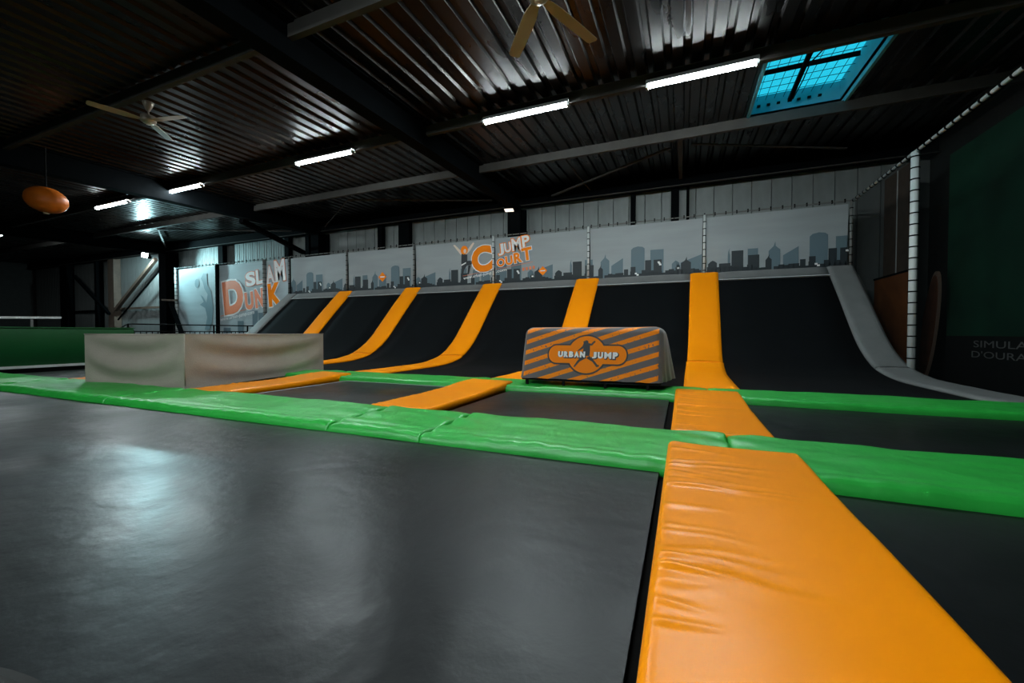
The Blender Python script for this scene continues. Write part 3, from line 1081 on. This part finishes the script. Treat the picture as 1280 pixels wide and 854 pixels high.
# ------------------------------------------------------------------ striped vaulting block
def stripe_material():
    m = bpy.data.materials.new('striped_cover')
    m.use_nodes = True
    nt = m.node_tree
    N, L = nt.nodes, nt.links
    bs = N['Principled BSDF']
    bs.inputs['Roughness'].default_value = .75
    bs.inputs['Specular IOR Level'].default_value = .25
    bs.inputs['Sheen Weight'].default_value = .25
    tc = N.new('ShaderNodeTexCoord')
    sp = N.new('ShaderNodeSeparateXYZ')
    L.new(tc.outputs['Object'], sp.inputs[0])

    def math_(op, a, b=None):
        n_ = N.new('ShaderNodeMath')
        n_.operation = op
        for i, v in enumerate((a, b)):
            if v is None:
                continue
            if isinstance(v, (int, float)):
                n_.inputs[i].default_value = v
            else:
                L.new(v, n_.inputs[i])
        return n_.outputs[0]
    # height along the face: z plus depth beyond the top edge
    t1 = math_('MULTIPLY', sp.outputs['X'], -.335)
    back = math_('MAXIMUM', math_('SUBTRACT', sp.outputs['Y'], -.22), 0.0)
    t2 = math_('ADD', math_('ADD', sp.outputs['Z'], t1), back)
    ph = math_('FRACT', math_('ADD', math_('DIVIDE', t2, .152), 10.15))
    on = math_('LESS_THAN', ph, .42)
    inx = math_('LESS_THAN', math_('ABSOLUTE', math_('ADD', sp.outputs['X'], .0)), .93)
    infront = math_('LESS_THAN', sp.outputs['Y'], .12)
    nz = N.new('ShaderNodeTexNoise')
    nz.inputs['Scale'].default_value = 35
    L.new(tc.outputs['Object'], nz.inputs['Vector'])
    worn = math_('GREATER_THAN', nz.outputs['Fac'], .34)
    fac = math_('MULTIPLY', math_('MULTIPLY', on, inx), math_('MULTIPLY', infront, worn))
    mx = N.new('ShaderNodeMix')
    mx.data_type = 'RGBA'
    mx.inputs['A'].default_value = (.135, .12, .12, 1)
    mx.inputs['B'].default_value = (.95, .25, .004, 1)
    L.new(fac, mx.inputs['Factor'])
    L.new(mx.outputs['Result'], bs.inputs['Base Color'])
    return m


VX, VY = -1.22, 6.02
vault = thing('vaulting_block', 'vaulting block under a grey cover with orange diagonal stripes', 'gym block', (VX, VY, 0))


def rrect(hx, y0, y1, r, n=7):
    pts = []
    for cx, cy, a0 in ((hx - r, y0 + r, -90), (hx - r, y1 - r, 0), (-hx + r, y1 - r, 90), (-hx + r, y0 + r, 180)):
        for k in range(n + 1):
            a_ = math.radians(a0 + 90 * k / n)
            pts.append((cx + r * math.cos(a_), cy + r * math.sin(a_)))
    return pts


def densify(pts, step):
    out = []
    for i, p in enumerate(pts):
        q = pts[(i + 1) % len(pts)]
        n_ = max(1, int(math.dist(p, q) / step))
        for k in range(n_):
            out.append((p[0] + (q[0] - p[0]) * k / n_, p[1] + (q[1] - p[1]) * k / n_))
    return out


def vault_ring(t):
    """t 0 bottom .. 1 start of the crown"""
    z = .10 + .62 * t
    hx = .995 - .02 * t
    y0 = -.46 + .17 * t
    y1 = .52 - .12 * t
    return z, hx, y0, y1


base_n = None
vs, fs = [], []
rings = []
for t_ in [i / 14 for i in range(15)]:
    z, hx, y0, y1 = vault_ring(t_)
    rings.append((z, hx, y0, y1, .10))
z0_, hx_, ya_, yb_ = vault_ring(1.0)
for k in range(1, 8):
    a_ = PI / 2 * k / 7
    ins = .12 * (1 - math.cos(a_))
    rings.append((z0_ + .12 * math.sin(a_), hx_ - ins, ya_ + ins, yb_ - ins, max(.02, .10 - ins * .6)))
ring0 = None
cnt = None
allr = []
for z, hx, y0, y1, r_ in rings:
    # constant parameter count: rounded rectangle sampled by fixed divisions on each side
    pts = []
    nS, nE, nc = 40, 16, 6
    corners = [(hx - r_, y0 + r_, -90), (hx - r_, y1 - r_, 0), (-hx + r_, y1 - r_, 90), (-hx + r_, y0 + r_, 180)]
    for ci, (cx, cy, a0) in enumerate(corners):
        arc = [(cx + r_ * math.cos(math.radians(a0 + 90 * k / nc)), cy + r_ * math.sin(math.radians(a0 + 90 * k / nc))) for k in range(nc + 1)]
        pts += arc
        nx_ = corners[(ci + 1) % 4]
        st = (nx_[0] + r_ * math.cos(math.radians(nx_[2])), nx_[1] + r_ * math.sin(math.radians(nx_[2])))
        m_ = nE if ci in (0, 2) else nS
        for k in range(1, m_):
            pts.append((arc[-1][0] + (st[0] - arc[-1][0]) * k / m_, arc[-1][1] + (st[1] - arc[-1][1]) * k / m_))
    allr.append([(x, y, z) for x, y in pts])
cnt = len(allr[0])
for ri, ring in enumerate(allr):
    zt_ = (ring[0][2] - .10) / .74
    for (x, y, z) in ring:
        w = 0
        side = max(0, abs(x) - .92) / .12
        if side > 0:
            w = .018 * side * math.sin(y * 26 + 2 * math.sin(z * 5)) * max(0, 1 - zt_)
        hem = .018 * noise.noise((x * 4, y * 4, 1.0)) * max(0, 1 - zt_ * 3)
        dz = -.02 * (1 - (x / 1.0) ** 2) * max(0, zt_ - .85) / .15
        sgn = 1 if x > 0 else -1
        by_ = min(1, max(0, (y + .30) / .55))
        w += .12 * max(0, 1 - zt_) ** .8 * by_ * min(1, abs(x) / .9) ** 4
        vs.append((x + sgn * w, y + .004 * noise.noise((x * 6, z * 6, y)), z + hem + dz))
for ri in range(len(allr) - 1):
    for k in range(cnt):
        a_, b_ = ri * cnt + k, ri * cnt + (k + 1) % cnt
        fs.append((a_, b_, b_ + cnt, a_ + cnt))
fs.append(tuple((len(allr) - 1) * cnt + k for k in range(cnt)))
mesh('cover', vs, fs, stripe_material(), vault, True)
b = MB()
for y in (-.42, .44):
    b.bar((-.95, y, .085), (.95, y, .085), .025)
for x in (-.95, .95):
    b.bar((x, -.42, .085), (x, .44, .085), .025)
b.build('base_frame', M['cord'], vault)
for x in (-.88, -.33, .25, .80):
    for y in (-.42, .44):
        MB().box(x - .017, x + .017, y - .017, y + .017, .0, .075).build('foot', M['cord'], vault)

# emblem on the sloping front: (u, v) in metres, v up the face
sl_v = Vector((0, .17, .62)).normalized()
nrm = Vector((0, -.62, .17)).normalized()


def on_front(d):
    def f(u, v):
        p = Vector((u, -.46, .10)) + sl_v * v + nrm * (.006 + d)
        return tuple(p)
    return f


EU, EV = -.02, .36


def badge(g):
    """rounded bar joined with a disc, grown by g"""
    R1, hb, hl = .265 + g, .128 + g, .43
    rb = hb
    pts = []
    th = math.asin(hb / R1)
    # right end of bar
    for k in range(13):
        a_ = -PI / 2 + PI * k / 12
        pts.append((EU + hl + rb * math.cos(a_) * .9, EV + rb * math.sin(a_)))
    for k in range(17):
        a_ = th + (PI - 2 * th) * k / 16
        pts.append((EU + R1 * math.cos(a_), EV + R1 * math.sin(a_)))
    for k in range(13):
        a_ = PI / 2 + PI * k / 12
        pts.append((EU - hl + rb * math.cos(a_) * .9, EV + rb * math.sin(a_)))
    for k in range(17):
        a_ = PI + th + (PI - 2 * th) * k / 16
        pts.append((EU + R1 * math.cos(a_), EV + R1 * math.sin(a_)))
    return poly(pts)


emb = flat('emblem', [badge(.022)], on_front(.000), M['print_black'], vault)
flat('emblem_field', [badge(0)], on_front(.002), M['print_orange'], emb)
E_ = lambda u, v: (EU + u, EV + v)
flat('emblem_jumper', [poly([E_(*p) for p in ((-.055, -.02), (.045, -.02), (.05, .06), (.045, .13), (.075, .13), (.12, .185), (.105, .20), (.06, .155), (.02, .165), (.018, .19), (-.005, .205), (-.03, .195), (-.055, .185), (-.045, .165), (-.06, .12), (-.125, .055), (-.115, .045), (-.045, .09))]),
                       poly([E_(*p) for p in ((-.055, -.02), (-.0, -.05), (-.085, -.10), (-.155, -.185), (-.17, -.175), (-.12, -.09))]),
                       poly([E_(*p) for p in ((.0, -.05), (.045, -.02), (.11, -.08), (.165, -.145), (.185, -.14), (.18, -.165), (.15, -.175), (.09, -.10))])], on_front(.004), M['print_black'], emb)


def lettering(off, d, m, nm, du=0, dv=0):
    L_ = []
    x = -.41
    for c, w in (('U', .085), ('R', .075), ('B', .075), ('A', .08), ('N', .085)):
        L_.append(glyph(c, EU + x + w / 2 + du, EV - .002 + dv, w * .86, .085, 0, off, base=.075))
        x += w
    x = .075
    for c, w in (('J', .075), ('U', .085), ('M', .11), ('P', .08)):
        L_.append(glyph(c, EU + x + w / 2 + du, EV - .008 + dv, w * .86, .092, 0, off if c != 'M' else off * .55, base=.075 if c != 'M' else .041))
        x += w + .004
    flat(nm, L_, on_front(d), m, emb)['kind'] = 'stuff'


lettering(.15, .006, M['print_black'], 'letter_shadow', .006, -.008)
lettering(.075, .009, M['print_white'], 'letters')

# ------------------------------------------------------------------ beige covered block
bv = thing('covered_block', 'low block under a draped beige canvas cover', 'gym block', (-6.45, 3.52, 0))
A_ = Vector((-2.02, -.26, 0))
B_ = Vector((-.60, 2.95, 0))
H_ = .735


def fold(u, v, seed):
    sag = 4 * u * (1 - u)
    t_ = v + .30 * sag
    f = .045 * math.sin(t_ * 11.5 + seed) * (.35 + .65 * sag) * (1 - abs(2 * v - 1) ** 3)
    f += .008 * noise.noise((u * 6, v * 3, seed))
    return f


def canvas(name, P0, dU, nU, seed, amp=1.0):
    n_ = Vector((dU.y, -dU.x, 0)).normalized()
    vs, fs = [], []
    mrow = 18
    for j in range(mrow + 1):
        for i in range(nU + 1):
            u, v = i / nU, j / mrow
            edge = min(1, u * 12, (1 - u) * 12)
            p = P0 + dU * u + Vector((0, 0, -.05 + (H_ + .05) * v)) + n_ * (fold(u, v, seed) * amp * edge)
            if j == mrow:
                p.z -= .010 * math.sin(u * PI) * 1.0
            vs.append(p)
    for j in range(mrow):
        for i in range(nU):
            a_ = j * (nU + 1) + i
            fs.append((a_, a_ + 1, a_ + nU + 2, a_ + nU + 1))
    return mesh(name, vs, fs, M['beige'], bv, True)


Z3 = Vector((0, 0, 0))
canvas('front_drape', A_, -A_, 36, .4)
canvas('side_drape', Z3, B_, 44, 2.1)
canvas('back_drape', B_, A_, 30, 1.0)
canvas('far_drape', A_ + B_, -B_, 30, 4.0)
vs, fs = [], []
for j in range(13):
    for i in range(13):
        u, v = i / 12, j / 12
        p = A_ * u + B_ * v
        vs.append((p.x, p.y, H_ - .012 * math.sin(PI * u) * 1 - .012 * math.sin(PI * v) - .03 * math.sin(PI * u) * math.sin(PI * v)))
for j in range(12):
    for i in range(12):
        a_ = j * 13 + i
        fs.append((a_, a_ + 13, a_ + 14, a_ + 1))
mesh('top_cloth', vs, fs, M['beige'], bv, True)
b = MB()
for P0, P1 in ((Z3, A_), (Z3, B_), (B_, A_ + B_), (A_, A_ + B_)):
    b.tube([P0 + Vector((0, 0, H_ - .003)), (P0 + P1) / 2 + Vector((0, 0, H_ - .012)), P1 + Vector((0, 0, H_ - .003))], .009, 6)
b.build('top_seam', M['beige'], bv, True)
MB().tube([(0, 0, .004), (0, 0, H_)], .008, 6).build('corner_seam', M['beige'], bv, True)

# ------------------------------------------------------------------ left side: green wall, railing, ledge
t = thing('side_wall_pad', 'long dark green padded barrier at the left', 'barrier', (-13.4, 0, 0))
pw = pad('padding', .0, .18, -3.0, 6.05, -.02, .86, M['green_wall'], .03, 4, 30, None, t)
MB().box(-.02, .21, -3.0, 6.06, .86, .885).build('top_cap', M['green_wall'], t)
MB().box(.18, .215, -3.0, 6.05, -.02, .035).build('white_edge', M['white_metal'], t)
MB().box(.0, .18, -3.0, 6.05, FLOOR_Z, -.02).build('plinth', M['dark_skirt'], t)

t = thing('railing', 'black railing behind the beige block', 'railing')
Pa, Pb = Vector((-15.95, 7.15, 0)), Vector((-15.95, 12.2, 0))
up = lambda p, z: Vector((p.x, p.y, z))
MB().tube([up(Pa, .82) + Vector((0, -.3, 0)), up(Pa, 1.03), up(Pb, 1.03)], .020, 8).build('top_rail', M['cord'], t, True)
MB().bar(up(Pa, .80), up(Pb, .80), .03, .03).build('lower_rail', M['cord'], t)
for i in range(33):
    p = Pa.lerp(Pb, i / 32)
    big = i % 8 == 0
    w = .02 if big else .010
    MB().box(p.x - w, p.x + w, p.y - w, p.y + w, FLOOR_Z, 1.03 if big else .80).build('post' if big else 'baluster', M['cord'], t)

t = thing('white_ledge', 'thin white ledge above the green barrier at the left edge', 'ledge')
MB().bar((-20.0, 4.2, 1.20), (-20.0, 7.1, 1.28), .10, .07).build('ledge', M['white_metal'], t)
for y in (4.4, 6.4):
    MB().box(-20.03, -19.97, y - .03, y + .03, FLOOR_Z, 1.2).build('post', M['grey_post'], t)


# ------------------------------------------------------------------ ceiling fans
def fan(cx, cy, zc, zh, angles, rad, bw, label, bend=0.0):
    t = thing('ceiling_fan', label, 'fan', (cx, cy, zh), 0, 'ceiling fans')
    top = zc - zh
    MB().tube([(0, 0, top), (0, 0, top - .04), (0, 0, top - .15)], [.085, .075, .03], 14).build('canopy', M['fan_hub'], t, True)
    MB().tube([(0, 0, .05), (0, 0, top - .1)], .014, 8).build('rod', M['fan_hub'], t, True)
    MB().tube([(0, 0, .09), (0, 0, .07), (0, 0, -.02), (0, 0, -.05), (0, 0, -.06)], [.05, .11, .115, .08, .04], 18).build('motor', M['fan_hub'], t, True)
    MB().tube([(0, 0, -.055), (0, 0, -.075)], [.045, .035], 14).build('badge', M['fan'], t, True)
    for a_ in angles:
        a_ = math.radians(a_)
        d = Vector((math.cos(a_), math.sin(a_), 0))
        s_ = Vector((-math.sin(a_), math.cos(a_), 0))
        vs = []
        for r_, w, tw in ((.09, bw * .5, 0), (.2, bw * .8, .1), (.32, bw, .16), (rad * .7, bw, .16), (rad - .02, bw * .9, .16), (rad, bw * .55, .16)):
            for e in (-1, 1):
                p = d * r_ + s_ * e * w / 2 + Vector((0, 0, e * w / 2 * tw - .01 + bend * r_))
                vs += [p, p + Vector((0, 0, .008))]
        fs = []
        for k in range(5):
            o_ = 4 * k
            fs += [(o_, o_ + 2, o_ + 6, o_ + 4), (o_ + 1, o_ + 5, o_ + 7, o_ + 3), (o_, o_ + 4, o_ + 5, o_ + 1), (o_ + 2, o_ + 3, o_ + 7, o_ + 6)]
        fs += [(0, 1, 3, 2), (20, 22, 23, 21)]
        mesh('blade', vs, fs, M['fan'], t)
    return t


fan(-8.92, 4.35, 4.90, 4.58, (252, 12, 130), .78, .15, 'ceiling fan at the upper left with three cream blades')
fan(-1.50, 4.35, zr(4.35) - .2, 4.47, (128, 66, 277), 1.02, .16, 'ceiling fan cut off by the top edge, in the middle')

# ------------------------------------------------------------------ hanging orange ball
bx, by, bz = -13.95, 4.75, 3.90
t = thing('hanging_ball', 'orange oval ball hanging from the roof at the left', 'ball', (bx, by, bz))
rx, rz = .385, .30
cy_, sy_ = math.cos(math.radians(22.7 + 16)), math.sin(math.radians(22.7 + 16))
vs, fs = [], []
nu, nv = 28, 16
for j in range(nv + 1):
    ph = PI * j / nv
    for i in range(nu):
        th = 2 * PI * i / nu
        a_ = rx * -math.cos(ph)
        r_ = rz * math.sin(ph) ** .85
        l, m_, z = a_, r_ * math.cos(th), r_ * math.sin(th)
        tilt = math.radians(-14)
        l, z = l * math.cos(tilt) - z * math.sin(tilt), l * math.sin(tilt) + z * math.cos(tilt)
        vs.append((l * cy_ - m_ * sy_, l * sy_ + m_ * cy_, z))
for j in range(nv):
    for i in range(nu):
        a_, b_ = j * nu + i, j * nu + (i + 1) % nu
        fs.append((a_, b_, b_ + nu, a_ + nu))
mesh('ball', vs, fs, M['balloon'], t, True)
MB().tube([(0, 0, rz - .02), (0, 0, zr(by) - bz)], .018, 6).build('cord', M['cord'], t)
MB().tube([(.0, .0, -rz - .03), (.0, 0, -rz + .03)], [.05, .06], 10).build('valve', M['fan'], t)


# ------------------------------------------------------------------ floodlights
def floodlight(loc, aim, glow, power, color, label, size=1.5):
    t = thing('floodlight', label, 'lamp', loc, 0, 'floodlights on the columns')
    d = (Vector(aim) - Vector(loc)).normalized()
    q = d.to_track_quat('-Z', 'Y').to_matrix()
    def tr(vs_):
        return [tuple(q @ Vector(v)) for v in vs_]
    vs_ = [(-.16, -.12, 0), (.16, -.12, 0), (.16, .12, 0), (-.16, .12, 0), (-.09, -.07, .12), (.09, -.07, .12), (.09, .07, .12), (-.09, .07, .12)]
    fs_ = [(0, 1, 5, 4), (1, 2, 6, 5), (2, 3, 7, 6), (3, 0, 4, 7), (4, 5, 6, 7)]
    mesh('housing', tr(vs_), fs_, M['dark_steel'], t)
    mesh('lens', tr([(-.145, -.105, -.004), (.145, -.105, -.004), (.145, .105, -.004), (-.145, .105, -.004)]), [(3, 2, 1, 0)], glow, t)
    MB().bar((0, 0, 0), (0, .22, .04), .03).build('bracket', M['dark_steel'], t)
    if power:
        l_ = bpy.data.lights.new('flood_beam', 'SPOT')
        l_.energy = power
        l_.color = color
        l_.spot_size = math.radians(112)
        l_.spot_blend = .6
        l_.shadow_soft_size = .12
        lo = bpy.data.objects.new('flood_beam', l_)
        lo.location = d * .03
        lo.rotation_euler = d.to_track_quat('-Z', 'Y').to_euler()
        link(lo, t)
    return t


floodlight((-5.35, 12.55, 4.82), (-5.2, 11.8, 1.0), M['warm_glow'], 0, (1, .9, .8), 'small floodlight on the column above the lettered banner')
floodlight((-25.85, 12.45, 4.72), (-28.2, 13.3, 2.8), M['flood_glow'], 220, (.6, .94, 1.0), 'glaring floodlight left of the far left column')
floodlight((-24.3, 11.6, 4.55), (-17.5, 13.3, 3.0), M['flood_glow'], 330, (.5, .93, 1.0), 'dark floodlight right of the far left column')
